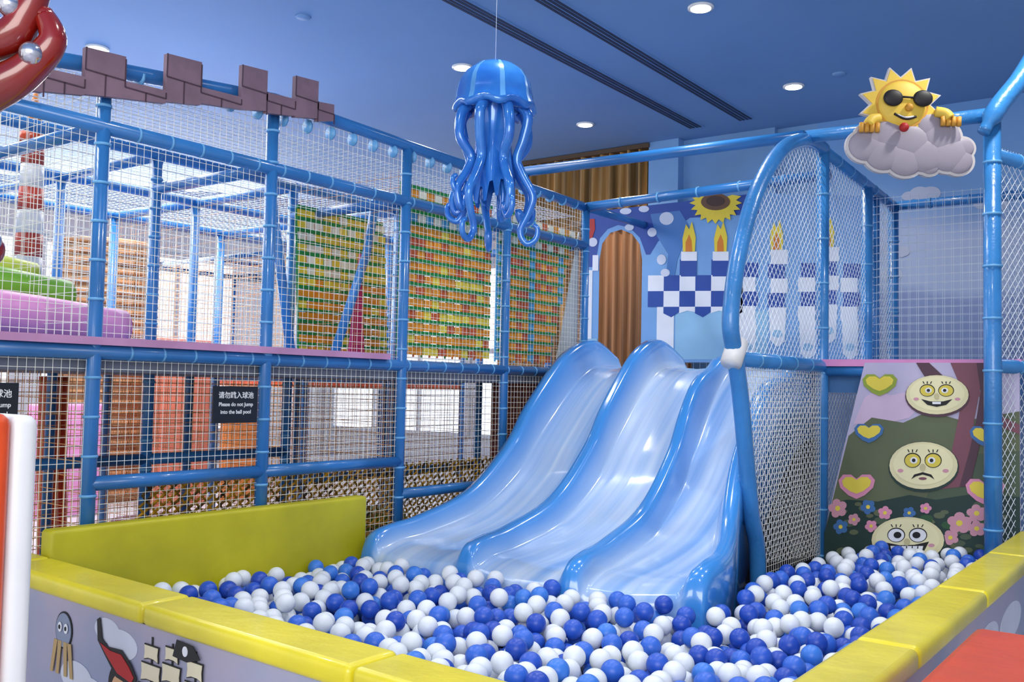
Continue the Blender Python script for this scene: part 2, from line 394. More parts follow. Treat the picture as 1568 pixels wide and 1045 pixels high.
for (Y,zr,zs) in [tuple(p) for p in P]:
    f=max(0,min(1,(6.3-Y)/2.4)); ed=[a+(c-a)*f for a,c in zip(top,bot)]; f2=max(0,min(1,(5.35-Y)/1.3)); ed[3]=top[3]+(bot[3]-top[3])*f2*f2*(3-2*f2)
    def rl(h_):
        k=max(0,min(1,(Y-5.5)/.5)); k=k*k*(3-2*k)
        return zr-(zr-(min(zr,zs+.07)))*k*(1-h_)
    def dyf(t_):
        i=min(int(t_),2); q=t_-i; return (lipdy[i]*(1-q)+lipdy[i+1]*q)*max(0,min(1,(5.2-Y)/1.3))
    z0=rl(hump[0]);z3=rl(hump[3])
    row=[(ed[0]-.05,zs-.35,0,0),(ed[0]-.047,z0-.05,0,0),(ed[0]-.035,z0-.012,0,0)]
    for L in range(3):
        w=ed[L+1]-ed[L]; n=44
        for k in range(n+(1 if L==2 else 0)):
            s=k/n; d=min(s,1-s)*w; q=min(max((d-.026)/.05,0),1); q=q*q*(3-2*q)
            hh=hump[L] if s<.5 else hump[L+1]; zz=rl(hh)
            crown=-(d/.025)**2*.006 if d<.025 else 0
            bowl=.02*(1-(1-2*abs(s-.5))**1.0)
            row.append((ed[L]+s*w, zz+(zs+bowl-zz)*q+(crown if q<.02 else 0), q, L+s))
    row+=[(ed[3]+.035,z3-.012,0,3),(ed[3]+.047,z3-.05,0,3),(ed[3]+.05,zs-.45,0,3)]
    cols=len(row)
    for (x,z,q,t_) in row: vs.append((x,Y+dyf(t_),max(z,.08))); sheen_wear.append(q*.9)
fs=[(i*cols+j,i*cols+j+1,(i+1)*cols+j+1,(i+1)*cols+j) for i in range(len(P)-1) for j in range(cols-1)]
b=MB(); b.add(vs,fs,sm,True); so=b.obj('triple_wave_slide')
at=so.data.attributes.new('sheen_wear','FLOAT','POINT'); at.data.foreach_set('value',sheen_wear)
sol=so.modifiers.new('thickness','SOLIDIFY'); sol.thickness=.012; sol.offset=0
# ---------------------------------------------------------------- arched side frame & right frame
root2=empty('arched_net_frame')
b=MB(); AX=-2.1
arch=catmull([(AX,5.24,0),(AX,5.22,.45),(AX,5.12,.70),(AX,4.97,1.3),(AX,4.88,1.55),(AX,4.82,1.75),(AX,4.93,2.12),(AX,5.18,2.51),(AX,5.56,2.82),(AX,5.98,2.97),(AX,6.3,2.98)],6)
b.tube(arch,.046,foam_m,16)
def foamt(pts,r=.042):
    b.tube(pts,r,foam_m,16)
    for p,q in zip(pts[:-1],pts[1:]): ties(b,p,q,r,.28)
foamt([(AX,6.3,0),(AX,6.3,2.97)]); foamt([(AX,7.3,0),(AX,7.3,2.9)]); foamt([(AX,8.02,0),(AX,8.02,2.88)])
foamt([(AX,6.3,2.97),(AX,8.02,2.88)],.04); foamt([(AX,4.9,1.53),(AX,6.3,1.53),(AX,7.3,1.55)],.042)
foamt([(AX,5.98,2.99),(-1.03,6.02,2.98)],.042); foamt([(AX,8.02,2.88),(-.4,8.02,2.88)],.038)
foamt([(-1.03,6.02,0),(-1.03,6.02,3.0)],.048)
b.tube(catmull([(-1.06,5.93,2.86),(-.99,6.0,3.02),(-.88,6.12,3.22),(-.78,6.25,3.5),(-.74,6.35,CZ)],5),[.035]*3+[.055]*18,foam_m,16)
foamt([(-1.03,6.02,1.53),(-.4,7.9,1.53)],.04); foamt([(-1.03,6.02,2.75),(-.4,7.9,2.75)],.04); foamt([(-.4,7.9,0),(-.4,7.9,2.9)],.04)
foamt([(AX,6.3,1.50),(-1.03,6.3,1.50)],.036)
b.tube([(AX,4.83,1.50),(AX,4.92,1.62)],.058,whi_m,12)
b.obj('foam_frame_pipes',root2)
b=MB()
poly=[(p.y,p.z) for p in arch if p.z>.3]+[(6.3,.3)]
net(b,(AX,0,0),(0,1,0),(0,0,1),poly,.045,45,.0021,net_m)
net(b,(AX,6.3,1.53),(0,1,0),(0,0,1),rect(1.7,1.4),.045,45,.0019,net_m)
net(b,(AX,6.3,.3),(0,1,0),(0,0,1),rect(1.0,1.2),.045,45,.0019,net_m)
net(b,(AX,7.45,1.55),(1,0,0),(0,0,1),rect(1.7,1.3),.06,0,.0016,net_m)
net(b,(-1.03,6.02,.3),(.63,1.88,0),(0,0,1),rect(2.0,2.5),.045,45,.0022,net_m)
net(b,(AX+.01,5.25,.3),(0,1,0),(0,0,1),[(0,0),(1.0,0),(1.0,1.2),(-.3,1.2)],.035,0,.0015,netc_m)
b.obj('safety_net_panels',root2)
# ---------------------------------------------------------------- ball pit walls, rim, block
root3=empty('ball_pit_enclosure')
muralw=mat('pit_wall_print',(150,158,185),.45,col2=(178,168,188),vscale=2.2)
def shr(mb):
    mb.v=[(x,y+(-x-1.9)*.045,z) if y<2.1 else (x,y,z) for x,y,z in mb.v]
b=MB()
b.box((-4.9,1.83,0),(-.72,2.0,.54),muralw); shr(b); b.box((-.88,1.95,0),(-.72,5.9,.56),muralw)
b.box((-4.0,2.16,.0),(-.9,6.28,.02),dark_m)
b.obj('padded_walls',root3)
b=MB()
x=-4.9
while x<-.75:
    x2=min(x+1.02,-.70); b.box((x+.003,1.81,.54),(x2-.003,2.01,.61),yel_m,.022); x=x2
shr(b)
y=1.95
while y<5.85:
    y2=min(y+1.02,5.95); b.box((-.89,y+.003,.55),(-.70,y2-.003,.62),yel_m,.022); y=y2
b.obj('yellow_rim_pads',root3)
b=MB(); b.box((-4.02,2.115,.02),(-3.93,3.97,.71),oly_m,.02); b.obj('yellow_foam_block',root3)
def art(mb,pts,y,k,m,nrm=(0,-1,0)):
    mb.poly([(p[0],y-k*.002,p[1]) for p in pts],nrm,.002,m)
def C(name,c,**k): return mat('paint_'+name,c,.55,var=.04,**k)
cream=C('cream',(232,222,190));crimson=C('crimson',(185,35,35));skin=C('skin',(225,175,130));cloudw=C('cloud',(215,220,235));blackp=C('black',(20,18,20));whitep=C('white',(238,240,245))
PY=1.83
b=MB()
for k,(cx,cz,rr) in enumerate(((-3.1,.48,.06),(-3.0,.45,.07),(-2.3,.40,.09),(-2.15,.36,.1),(-3.3,.28,.08),(-3.2,.23,.1))): art(b,ell(cx,cz,rr*1.4,rr*.7),PY,k*.1,cloudw)
for mi_,(mx_,sl) in enumerate(((-2.81,((.435,.08,.045),(.365,.11,.055),(.275,.14,.075))),(-2.69,((.455,.07,.04),(.385,.10,.055),(.29,.13,.08))),(-2.56,((.425,.08,.05),(.355,.10,.055),(.27,.13,.07))))):
    art(b,[(mx_-.004,.2),(mx_+.004,.2),(mx_+.004,.51),(mx_-.004,.51)],PY,1+mi_*.1,blackp)
    for q,(z0,w,h) in enumerate(sl):
        for e_,m_,kk in((.004,blackp,1.6),(0,cream,2.8)):
            art(b,[(mx_-w/2-e_,z0-e_),(mx_-w*.2,z0+h*.14-e_),(mx_+w*.2,z0+h*.14-e_),(mx_+w/2+e_,z0-e_),(mx_+w*.46+e_,z0+h*.5),(mx_+w/2+e_,z0+h+e_),(mx_-w/2-e_,z0+h+e_),(mx_-w*.46-e_,z0+h*.5)],PY,kk+mi_*.3+q*.05,m_)
art(b,[(-2.87,.22),(-2.45,.2),(-2.50,.14),(-2.83,.14)],PY,3,C('wood',(120,75,40)))
art(b,[(-2.68,.475),(-2.60,.47),(-2.53,.49),(-2.57,.525),(-2.66,.53)],PY,4,blackp); art(b,ell(-2.61,.502,.014,.016),PY,5,whitep)
art(b,ell(-3.0,.31,.075,.08),PY,1,blackp); art(b,ell(-2.99,.29,.062,.065),PY,2,skin)
art(b,[(-3.16,.51),(-3.15,.44),(-3.10,.40),(-3.02,.34),(-2.90,.325),(-2.89,.36),(-2.93,.40),(-2.99,.435),(-3.08,.43),(-3.12,.45),(-3.14,.52)],PY,3,blackp)
art(b,[(-3.13,.435),(-3.09,.405),(-3.01,.355),(-2.92,.34),(-2.905,.36),(-2.94,.39),(-2.99,.42),(-3.06,.42)],PY,4,crimson)
for ex in(-2.97,-3.015): art(b,ell(ex,.29,.012,.016),PY,4,whitep); art(b,ell(ex+.003,.29,.006,.008),PY,5,blackp)
art(b,[(-3.10,.24),(-2.92,.24),(-2.90,.05),(-3.12,.05)],PY,2,C('coat',(70,60,110)))
art(b,ell(-3.40,.43,.062,.067),PY,1,blackp); art(b,ell(-3.40,.43,.056,.061),PY,2,C('lavgrey',(140,150,175)))
for dx in(-.05,-.02,.02,.05): art(b,[(-3.40+dx-.013,.39),(-3.40+dx+.013,.39),(-3.39+dx*1.5,.27),(-3.41+dx*1.5,.27)],PY,3+dx,C('tan',(190,160,110)))
for ex in(-3.42,-3.375): art(b,ell(ex,.44,.014,.018),PY,4.2,whitep); art(b,ell(ex,.44,.006,.008),PY,5.3,blackp)
shr(b)
b.obj('pirate_artwork',root3)
b=MB()
def artx(pts,k,m): b.poly([(-.72+k*.002,p[0],p[1]) for p in pts],(1,0,0),.002,m)
for k,(cy,cz,rr) in enumerate(((4.6,.4,.25),(4.1,.42,.2),(3.4,.3,.2),(5.3,.3,.25))): artx(ell(cy,cz,rr,rr*.3),k*.1,cloudw)
artx([(2.6,.1),(4.0,.1),(3.9,.25),(3.2,.33),(2.7,.28)],1.5,C('sand',(200,170,100)))
for cy in(2.8,3.1,3.5): artx(ell(cy,.38,.09,.05),2.6,C('fishor',(225,140,40))); artx([(cy+.07,.38),(cy+.15,.42),(cy+.15,.34)],3.7,C('fishor',(225,140,40)))
b.obj('side_wall_artwork',root3)
# ---------------------------------------------------------------- balls (drop packing, geometry-node instances)
D=.084;cell=D;grid={}
def lvl(x,y):
    return .375+.018*math.sin(x*3.1+1)*math.cos(y*2.7)+(.05*max(0,min(1,(y-4)/2)) if x>-2 else 0)+(.03 if x<-3.2 and y<3.3 else 0)+(.03*max(0,min(1,(y-3.3)/.4)) if x<-2 else 0)
def free(x,y):
    if x<-3.885 or x>-.935 or y<2.05+(-x-1.9)*.045 or y>6.20: return False
    if x<-1.83 and y>3.80+max(0,(x+2.5))*.3: return False
    return True
pts=[]
def rest(x,y,base=.19):
    z=base;gx=int(x//cell);gy=int(y//cell)
    for i in range(-1,2):
        for j in range(-1,2):
            for (a,c,e) in grid.get((gx+i,gy+j),()):
                d2=(a-x)**2+(c-y)**2
                if d2<D*D:
                    zz=e+math.sqrt(D*D-d2)
                    if zz>z:z=zz
    return z
fails=0
while fails<900 and len(pts)<7000:
    best=None
    for _ in range(7):
        x=random.uniform(-3.9,-.92);y=random.uniform(2.03,6.23)
        if not free(x,y): continue
        z=rest(x,y)
        if z<=lvl(x,y) and (best is None or z<best[2]): best=(x,y,z)
    if best is None: fails+=1; continue
    pts.append(best); grid.setdefault((int(best[0]//cell),int(best[1]//cell)),[]).append(best)
me=bpy.data.meshes.new('ball_pit_balls'); me.from_pydata(pts,[],[])
bo=bpy.data.objects.new('ball_pit_balls',me); bpy.context.scene.collection.objects.link(bo)
ca=me.attributes.new('ballcol','FLOAT','POINT'); ca.data.foreach_set('value',[random.random() for _ in pts])
bm_=bpy.data.materials.new('ball_plastic'); bm_.use_nodes=True; nt=bm_.node_tree; bs=nt.nodes['Principled BSDF']; bs.inputs['Roughness'].default_value=.38
a=nt.nodes.new('ShaderNodeAttribute'); a.attribute_type='INSTANCER'; a.attribute_name='ballcol'
cr=nt.nodes.new('ShaderNodeValToRGB'); cr.color_ramp.interpolation='CONSTANT'; e=cr.color_ramp.elements
e[0].position=0;e[0].color=lin((228,233,238)); e[1].position=.47; e[1].color=lin((42,88,195))
for p,c in((.62,(32,74,180)),(.76,(52,105,208)),(.9,(60,125,218))): q=e.new(p); q.color=lin(c)
nt.links.new(a.outputs['Fac'],cr.inputs[0]); nt.links.new(cr.outputs[0],bs.inputs['Base Color'])
ng=bpy.data.node_groups.new('ball_instances','GeometryNodeTree')
ng.interface.new_socket('Geometry',in_out='INPUT',socket_type='NodeSocketGeometry'); ng.interface.new_socket('Geometry',in_out='OUTPUT',socket_type='NodeSocketGeometry')
gi=ng.nodes.new('NodeGroupInput');go=ng.nodes.new('NodeGroupOutput');mtp=ng.nodes.new('GeometryNodeMeshToPoints');iop=ng.nodes.new('GeometryNodeInstanceOnPoints')
sp=ng.nodes.new('GeometryNodeMeshUVSphere'); sp.inputs['Segments'].default_value=28; sp.inputs['Rings'].default_value=16; sp.inputs['Radius'].default_value=D/2
ss=ng.nodes.new('GeometryNodeSetShadeSmooth'); st=ng.nodes.new('GeometryNodeSetMaterial'); st.inputs['Material'].default_value=bm_
L=ng.links.new; L(gi.outputs[0],mtp.inputs[0]); L(mtp.outputs[0],iop.inputs['Points']); L(sp.outputs[0],ss.inputs[0]); L(ss.outputs[0],st.inputs[0]); L(st.outputs[0],iop.inputs['Instance']); L(iop.outputs[0],go.inputs[0])
gm=bo.modifiers.new('balls','NODES'); gm.node_group=ng
# ---------------------------------------------------------------- castle mural panel (y=7.42), drawn in artwork units
def cp(u,v):
    d=u-905; return (-4.62+.0069*d-2.5e-6*d*d, 1.35+(596+.0215*d-v)*(.00598-2.4e-6*d))
cst=MB(); CY=7.42
def ca_(pts,k,m): art(cst,[cp(*p) for p in pts],CY,k,m)
def cr_(u0,v0,u1,v1,k,m): ca_([(u0,v1),(u1,v1),(u1,v0),(u0,v0)],k,m)
cblue=C('castle_sky',(120,170,222));cdk=C('castle_navy',(35,75,160));cyel=C('flame_yellow',(245,215,60));cor=C('flame_orange',(225,130,40));cteal=C('castle_teal',(70,125,190));caqua=C('aqua',(150,198,228))
ca_([(898,326),(1165,298),(1330,300),(1330,556),(988,556),(988,400),(984,376),(972,360),(955,353),(938,358),(926,374),(922,400),(922,556),(898,556)],0,cblue)
ca_([(898,326),(1165,298),(1165,330),(1060,336),(1012,372),(1000,392),(994,392),(984,366),(968,350),(950,346),(934,352),(922,366),(915,410),(898,410)],1,cdk)
ca_([(1000,330),(1045,325),(1060,350),(1042,400),(1036,440),(1024,440),(1028,392),(1008,360)],2.1,cteal)
for q,(u,v,rx,ry) in enumerate(((930,328,9,5),(962,325,9,5),(912,372,7,7),(968,350,7,5),(1003,358,7,7),(1025,337,11,10),(990,322,8,5),(1018,400,7,8),(1024,420,7,6))): ca_(ell(u,v,rx,ry,16),3.2+.02*q,cloudw)
ca_([(902,336),(914,336),(915,352),(909,372),(903,360)],3.2,crimson)
cr_(899,415,912,520,2,whitep); cr_(912,392,921,416,3,whitep); cr_(899,520,921,552,2.2,caqua)
cr_(1012,440,1038,552,2,whitep); cr_(1040,478,1180,552,1.2,caqua)
# checkered castle wall with wavy hem
S_=24
for r_ in range(4):
    for c_ in range(6):
        u=998+c_*S_; v=400+r_*S_
        if r_==0 and c_ in(0,1,3,5): continue
        if r_==3 and c_ in(0,): continue
        m_=whitep if (r_+c_)%2 else cdk
        if r_<3: cr_(u,v,u+S_,v+S_,3,m_)
        else: ca_([(u,v),(u+S_,v),(u+S_,v+8),(u+S_*.5,v+(16 if c_%2 else 6)),(u,v+10)],3,m_)
def candle(uc,vb,s=1):
    ca_([(uc-9*s,vb),(uc+9*s,vb),(uc+10*s,vb-22*s),(uc+4*s,vb-46*s),(uc,vb-34*s),(uc-5*s,vb-42*s),(uc-10*s,vb-20*s)],5,cyel)
    ca_([(uc-5*s,vb),(uc+5*s,vb),(uc+4*s,vb-16*s),(uc,vb-26*s),(uc-5*s,vb-14*s)],6.1,cor)
for uc in(1060,1108):
    candle(uc,388); cr_(uc-12,388,uc+12,402,3.4,whitep); cr_(uc-12,402,uc+12,426,3.4,cdk)
for j,(uc,v0) in enumerate(((1152,405),(1197,385),(1243,405),(1275,380),(1308,405))):
    if j in(1,3): candle(uc-4,v0)
    for r_ in range(4):
        du=-17 if r_%2 else -13
        cr_(uc+du,v0+r_*22,uc+du+26,v0+r_*22+22,3+.1*j,(whitep if (r_+j)%2 else cdk))
    ca_([(uc-15,v0+88),(uc+11,v0+88),(uc+9,v0+140),(uc-2,v0+148),(uc-13,v0+138)],3+.1*j,whitep)
    ca_(ell(uc-2,v0+128,8,6,12),4.2+.1*j,caqua)
fx,fy=1100,312
for k in range(13):
    a=math.pi*(-.08+1.16*k/12); du,dv=math.cos(a),math.sin(a); pu,pv=-dv,du
    ca_([(fx+du*14+pu*5,fy+dv*10+pv*4),(fx+du*28+pu*7,fy+dv*24+pv*5),(fx+du*40,fy+dv*34),(fx+du*28-pu*7,fy+dv*24-pv*5),(fx+du*14-pu*5,fy+dv*10-pv*4)],6+.1*k,cyel)
ca_(ell(fx,fy,22,13),8.5,C('flower_brown',(110,75,50))); ca_(ell(fx,fy-1,14,8),9.6,C('flower_brown2',(70,45,35)))
cst.obj('castle_mural_panel',root)
# clouds painted on the back wall
b=MB()
def wl(u,v):
    d=u-1340; return (-2.35+.0058*d-1.0e-6*d*d,1.35+(605-v)*.0057)
for q,(u,v,r_) in enumerate(((1390,297,14),(1405,300,16),(1375,300,10),(1350,380,14),(1365,385,12),(1350,420,16),(1480,320,14),(1500,325,14))):
    b.poly([(p[0],8.698-q*.0004,p[1]) for p in [wl(*q_) for q_ in ell(u,v,r_,r_*.7,20)]],(0,-1,0),.002,cloudw)
b.obj('painted_clouds')
# ---------------------------------------------------------------- cartoon garden mural (y=6.25)
def mp_(u,v): return (-1.10+(u-1515)/263, 1.557-(v-555)/(235+.092*(u-1265)))
g=MB(); GY=6.255; eps=[0]
def ga(pts,k,m):
    eps[0]=(eps[0]+1)%9
    g.poly([(p[0],GY-k*.0012-eps[0]*.00008,p[1]) for p in [mp_(*q) for q in pts]],(0,-1,0),.0011,m)
lav=C('lavender',(195,188,218));hill=C('hill_olive',(98,108,80));hill2=C('hill_green',(78,95,74));dkg=C('deep_green',(34,60,56));trunk=C('trunk',(130,78,92));trunk2=C('trunk_dark',(85,55,70));pinkp=C('pink',(228,150,182));petal=C('petal',(215,155,172));lp=C('pinkcloud',(218,192,220))
g.poly([(p[0],GY,p[1]) for p in [mp_(*q) for q in((1328,556),(1560,556),(1560,880),(1262,880),(1262,815),(1290,700))]],(0,1,0),.02,lav)
ga([(1328,610),(1345,598),(1370,606),(1400,600),(1420,618),(1400,640),(1360,650),(1310,650)],1,lp)
ga([(1302,668),(1340,640),(1390,648),(1430,630),(1480,645),(1560,630),(1560,880),(1262,880),(1262,815)],2,hill)
ga([(1440,700),(1560,690),(1560,880),(1400,880)],3,hill2)
ga([(1276,770),(1300,765),(1350,768),(1400,758),(1440,765),(1500,755),(1560,760),(1560,880),(1262,880),(1262,815)],4,dkg)
ga([(1462,556),(1500,556),(1506,590),(1497,640),(1492,690),(1478,745),(1440,750),(1462,700),(1474,640),(1480,600)],5,trunk)
ga([(1500,556),(1515,556),(1520,610),(1505,680),(1490,745),(1475,745),(1490,690),(1500,640),(1506,600)],6,trunk2)
ga([(1410,556),(1430,556),(1450,575),(1490,600),(1488,612),(1445,590),(1425,580)],5,trunk2)
ga([(1500,600),(1515,600),(1540,640),(1560,650),(1560,665),(1525,650)],5,trunk)
for i in range(60):
    u=random.uniform(1290,1540);v=random.uniform(770,860);r_=random.uniform(4,9)
    ga(ell(u,v,r_*1.3,r_*.7,8),6,random.choice([hill2,hill,mat('paint_leaf',(50,95,58),.55,var=.1)]))
def heart(u,v,w,h,c1,c2):
    s=[(-1,-.5),(-.75,-.95),(-.3,-.95),(0,-.6),(.3,-.95),(.75,-.95),(1,-.5),(.9,.1),(.45,.7),(0,1),(-.45,.7),(-.9,.1)]
    ga([(u+x*w,v+y*h) for x,y in s],7.5,c1); ga([(u+x*w*.8,v-2+y*h*.68) for x,y in s],9,c2)
hy=C('heart_yellow',(240,218,80));hb=C('heart_blue',(65,115,175));ho=C('heart_grn',(150,170,60))
heart(1353,590,28,17,ho,hy);heart(1336,664,24,15,hb,hy);heart(1316,745,30,19,pinkp,hy);heart(1512,668,22,16,hb,hy);heart(1512,752,28,20,pinkp,hy)
def flower(u,v,s,c):
    for k in range(5):
        a=k*2*math.pi/5+u; ga(ell(u+math.cos(a)*s*.65,v+math.sin(a)*s*.6,s*.5,s*.45,12),8,c)
    ga(ell(u,v,s*.3,s*.28,12),9.2,hy)
for (u,v,s,c) in((1285,778,14,petal),(1312,795,9,petal),(1335,776,11,hb),(1362,785,10,pinkp),(1400,785,9,hb),(1425,778,8,pinkp),(1475,800,16,petal),(1500,785,13,petal),(1500,808,12,petal),(1290,806,11,hb),(1340,805,9,pinkp),(1462,822,11,petal)): flower(u,v,s,c)
fcol=C('face_cream',(232,224,178));fl=C('face_light',(242,235,188));ey=C('eye_yellow',(225,205,80));nosec=C('nose',(205,195,150))
def face(u,v,rx,ry,kind):
    ga(ell(u,v+2,rx*1.03,ry*1.07),9.6,dkg if kind!=0 else trunk2); ga(ell(u,v,rx,ry),10.8,fcol); ga(ell(u,v-ry*.05,rx*.88,ry*.86),12,fl)
    for s in(-1,1):
        ex,ey_=u+s*rx*.30,v-ry*.22
        ga(ell(ex,ey_,rx*.25,ry*.32,20),13.2,blackp); ga(ell(ex,ey_+ry*.01,rx*.225,ry*.28,20),14.4,ey if kind<2 else whitep)
        ga(ell(ex-s*rx*.04,ey_,rx*.11,ry*.14,14),15.6,whitep if kind<2 else blackp); ga(ell(ex-s*rx*.04,ey_,rx*.055,ry*.08,12),16.8,blackp)
        for q in(-1,0,1): ga([(ex+q*rx*.10-.8,ey_-ry*.34),(ex+q*rx*.10+.8,ey_-ry*.34),(ex+q*rx*.14+.8,ey_-ry*.46),(ex+q*rx*.14-.8,ey_-ry*.46)],13.3,blackp)
        ga(ell(u+s*rx*.66,v+ry*.22,rx*.09,ry*.08,10),13.2,petal)
    ga(ell(u,v+ry*.08,rx*.09,ry*.16,12),14,nosec)
    if kind==0:
        ga([(u-rx*.5,v+ry*.22),(u-rx*.2,v+ry*.34),(u+rx*.2,v+ry*.34),(u+rx*.5,v+ry*.22),(u+rx*.3,v+ry*.52),(u,v+ry*.62),(u-rx*.3,v+ry*.52)],13.4,blackp); ga([(u-rx*.14,v+ry*.36),(u+rx*.14,v+ry*.36),(u+rx*.13,v+ry*.48),(u-rx*.13,v+ry*.48)],14.6,whitep)
    elif kind==1:
        ga([(u-rx*.34,v+ry*.58),(u-rx*.25,v+ry*.38),(u,v+ry*.28),(u+rx*.25,v+ry*.38),(u+rx*.34,v+ry*.58),(u+rx*.2,v+ry*.46),(u,v+ry*.38),(u-rx*.2,v+ry*.46)],13.4,blackp); ga(ell(u,v+ry*.55,rx*.12,ry*.06,12),13.4,trunk)
    else:
        ga([(u-rx*.6,v+ry*.10),(u-rx*.2,v+ry*.22),(u+rx*.2,v+ry*.2),(u+rx*.6,v+ry*.06),(u+rx*.42,v+ry*.6),(u,v+ry*.72),(u-rx*.4,v+ry*.66)],13.4,blackp)
        for k in range(6): ga([(u-rx*.46+k*rx*.155,v+ry*.25),(u-rx*.33+k*rx*.155,v+ry*.25),(u-rx*.33+k*rx*.145,v+ry*.54),(u-rx*.42+k*rx*.145,v+ry*.54)],14.8,whitep)
face(1442,605,47,30,0);face(1421,713,52,36,1);face(1397,826,56,35,2)
g.obj('cartoon_garden_mural_panel',root2)
# ---------------------------------------------------------------- jellyfish
J=Vector((-2.85,3.68,0)); b=MB()
def jelly_mat():
    m=bpy.data.materials.new('jellyfish_foil_blue'); m.use_nodes=True; nt=m.node_tree; bs=nt.nodes['Principled BSDF']; bs.inputs['Roughness'].default_value=.2; bs.inputs['Metallic'].default_value=.15; bs.inputs['Coat Weight'].default_value=.7
    g=nt.nodes.new('ShaderNodeNewGeometry'); n=nt.nodes.new('ShaderNodeTexNoise'); n.inputs['Scale'].default_value=9; nt.links.new(g.outputs['Position'],n.inputs['Vector'])
    mx=nt.nodes.new('ShaderNodeMix'); mx.data_type='RGBA'; mx.inputs[6].default_value=lin((18,80,190)); mx.inputs[7].default_value=lin((65,150,230)); nt.links.new(n.outputs[0],mx.inputs[0]); nt.links.new(mx.outputs[2],bs.inputs['Base Color']); return m
jm=jelly_mat(); js=mat('jelly_stripe_pale',(95,160,225),.2,coat=.6,var=.1)
pr=[(.002,2.955),(.05,2.95),(.10,2.93),(.145,2.895),(.172,2.85),(.185,2.79),(.188,2.76),(.20,2.735),(.204,2.715),(.19,2.70),(.15,2.71),(.1,2.72),(.09,2.70)]
n=48
vs=[];fsA=[];fsB=[]
for i,(rr,z) in enumerate(pr):
    for k in range(n):
        a=2*math.pi*k/n; q=1+.025*math.cos(8*a)*(1 if 3<i<11 else .3)
        zz=z-(.012*math.cos(8*a) if 6<i<11 else 0)
        vs.append((J.x+rr*q*math.cos(a),J.y+rr*q*math.sin(a),zz))
for i in range(len(pr)-1):
    for k in range(n):
        f=(i*n+k,i*n+(k+1)%n,(i+1)*n+(k+1)%n,(i+1)*n+k); (fsB if (k%6==0 and 1<i<7) else fsA).append(f)
b.add(vs,fsA,jm,True); b.add(vs,fsB,js,True)
vs=[];rows=[(.10,2.72),(.09,2.66),(.085,2.58),(.095,2.48),(.105,2.40),(.11,2.33)]
for i,(rr,z) in enumerate(rows):
    for k in range(n):
        a=2*math.pi*k/n; q=1+.10*math.cos(6*a)*(i/5); zz=z-(.08*(1 if (k//2)%2 else 0)+.02*math.sin(3*a) if i==5 else 0)
        vs.append((J.x+rr*q*math.cos(a),J.y+rr*q*math.sin(a),zz))
b.add(vs,[(i*n+k,i*n+(k+1)%n,(i+1)*n+(k+1)%n,(i+1)*n+k) for i in range(len(rows)-1) for k in range(n)],jm,True)
for k in range(8):
    a=2*math.pi*(k+.35)/8; ph=random.uniform(-.5,.5); Lz=2.08+.11*(k%3)
    ctl=[(.14,2.72),(.175,2.66),(.15+.03*(k%2),2.55),(.12,2.46),(.15,2.38),(.20,2.28+.02*(k%2)),(.18,2.20),(.14,Lz+.03),(.17,Lz-.03),(.215,Lz-.01),(.225,Lz+.04),(.205,Lz+.06)]
    path=catmull([(J.x+rr*math.cos(a+ph*(2.7-z)),J.y+rr*math.sin(a+ph*(2.7-z)),z) for rr,z in ctl],5); m_=len(path)
    b.tube(path,[.028-.017*i/m_ for i in range(m_)],jm,10)
for k in range(4):
    a=2*math.pi*k/4; path=catmull([(J.x+rr*math.cos(a),J.y+rr*math.sin(a),z) for rr,z in((.04,2.65),(.05,2.5),(.05,2.38),(.065,2.28),(.05,2.2+.02*k))],5); b.tube(path,[.024-.016*i/len(path) for i in range(len(path))],jm,8)
b.tube([(J.x,J.y,2.95),(J.x,J.y,CZ)],.0015,net_m,5)
b.obj('hanging_jellyfish_decoration')
# ---------------------------------------------------------------- sun & cloud board
b=MB(); SC=Vector((-1.40,5.70,2.90)); k_=.00375; Nf=-F0
rotB=Matrix((R0,-Nf,Z)).transposed()
def sp_(u,v,off=0): return SC+R0*((u-1396)*k_)+Z*((192-v)*k_)+Nf*off
def sa(pts,off,m,t=.004): b.poly([sp_(u,v,off) for u,v in pts],Nf,t,m)
sy=C('sun_yellow',(238,200,75));so_=C('sun_orange',(215,155,55));cg=C('cloud_grey',(160,152,165));cedge=C('cloud_edge',(205,200,200))
star=[];star2=[]
for i in range(24):
    a=2*math.pi*i/24; rr=64 if i%2 else 46
    star.append((1378+rr*math.cos(a),163+rr*.92*math.sin(a))); rr=60 if i%2 else 43; star2.append((1378+rr*math.cos(a),163+rr*.92*math.sin(a)))
sa(star,0,cedge,.03); sa(star2,.03,sy); sa(ell(1380,163,40,38),.034,so_,.003)
b.sphere(sp_(1380,163,.03),38*k_,sy,sc=(1,.25,.95),rot=rotB)
cl=[(1325,228,26),(1352,240,28),(1385,248,28),(1415,240,30),(1450,238,30),(1466,248,22),(1440,213,30),(1425,196,22),(1360,212,27),(1333,213,22),(1395,222,30),(1422,255,16),(1474,228,16)]
for q,(u,v,r_) in enumerate(cl): sa(ell(u,v,r_+4,r_*.9+4),-.002-.0004*q,cedge,.03)
for i,(u,v,r_) in enumerate(cl): b.sphere(sp_(u,v,.028),r_*k_,cg,sc=(1,.22,.9),rot=rotB)
for s,u in((-1,1362),(1,1407)): b.sphere(sp_(u,157,.075),15*k_,blackp,sc=(1,.3,.85),rot=rotB)
b.tube([sp_(1372,155,.075),sp_(1398,156,.075)],.006,blackp,8)
b.tube(catmull([sp_(1365,180,.062),sp_(1382,188,.066),sp_(1398,184,.062)],5),.007,blackp,8)
b.tube(catmull([sp_(1370,182,.064),sp_(1382,186,.070),sp_(1394,184,.064)],5),.005,whitep,8)
b.sphere(sp_(1386,171,.075),6*k_,so_,rot=rotB)
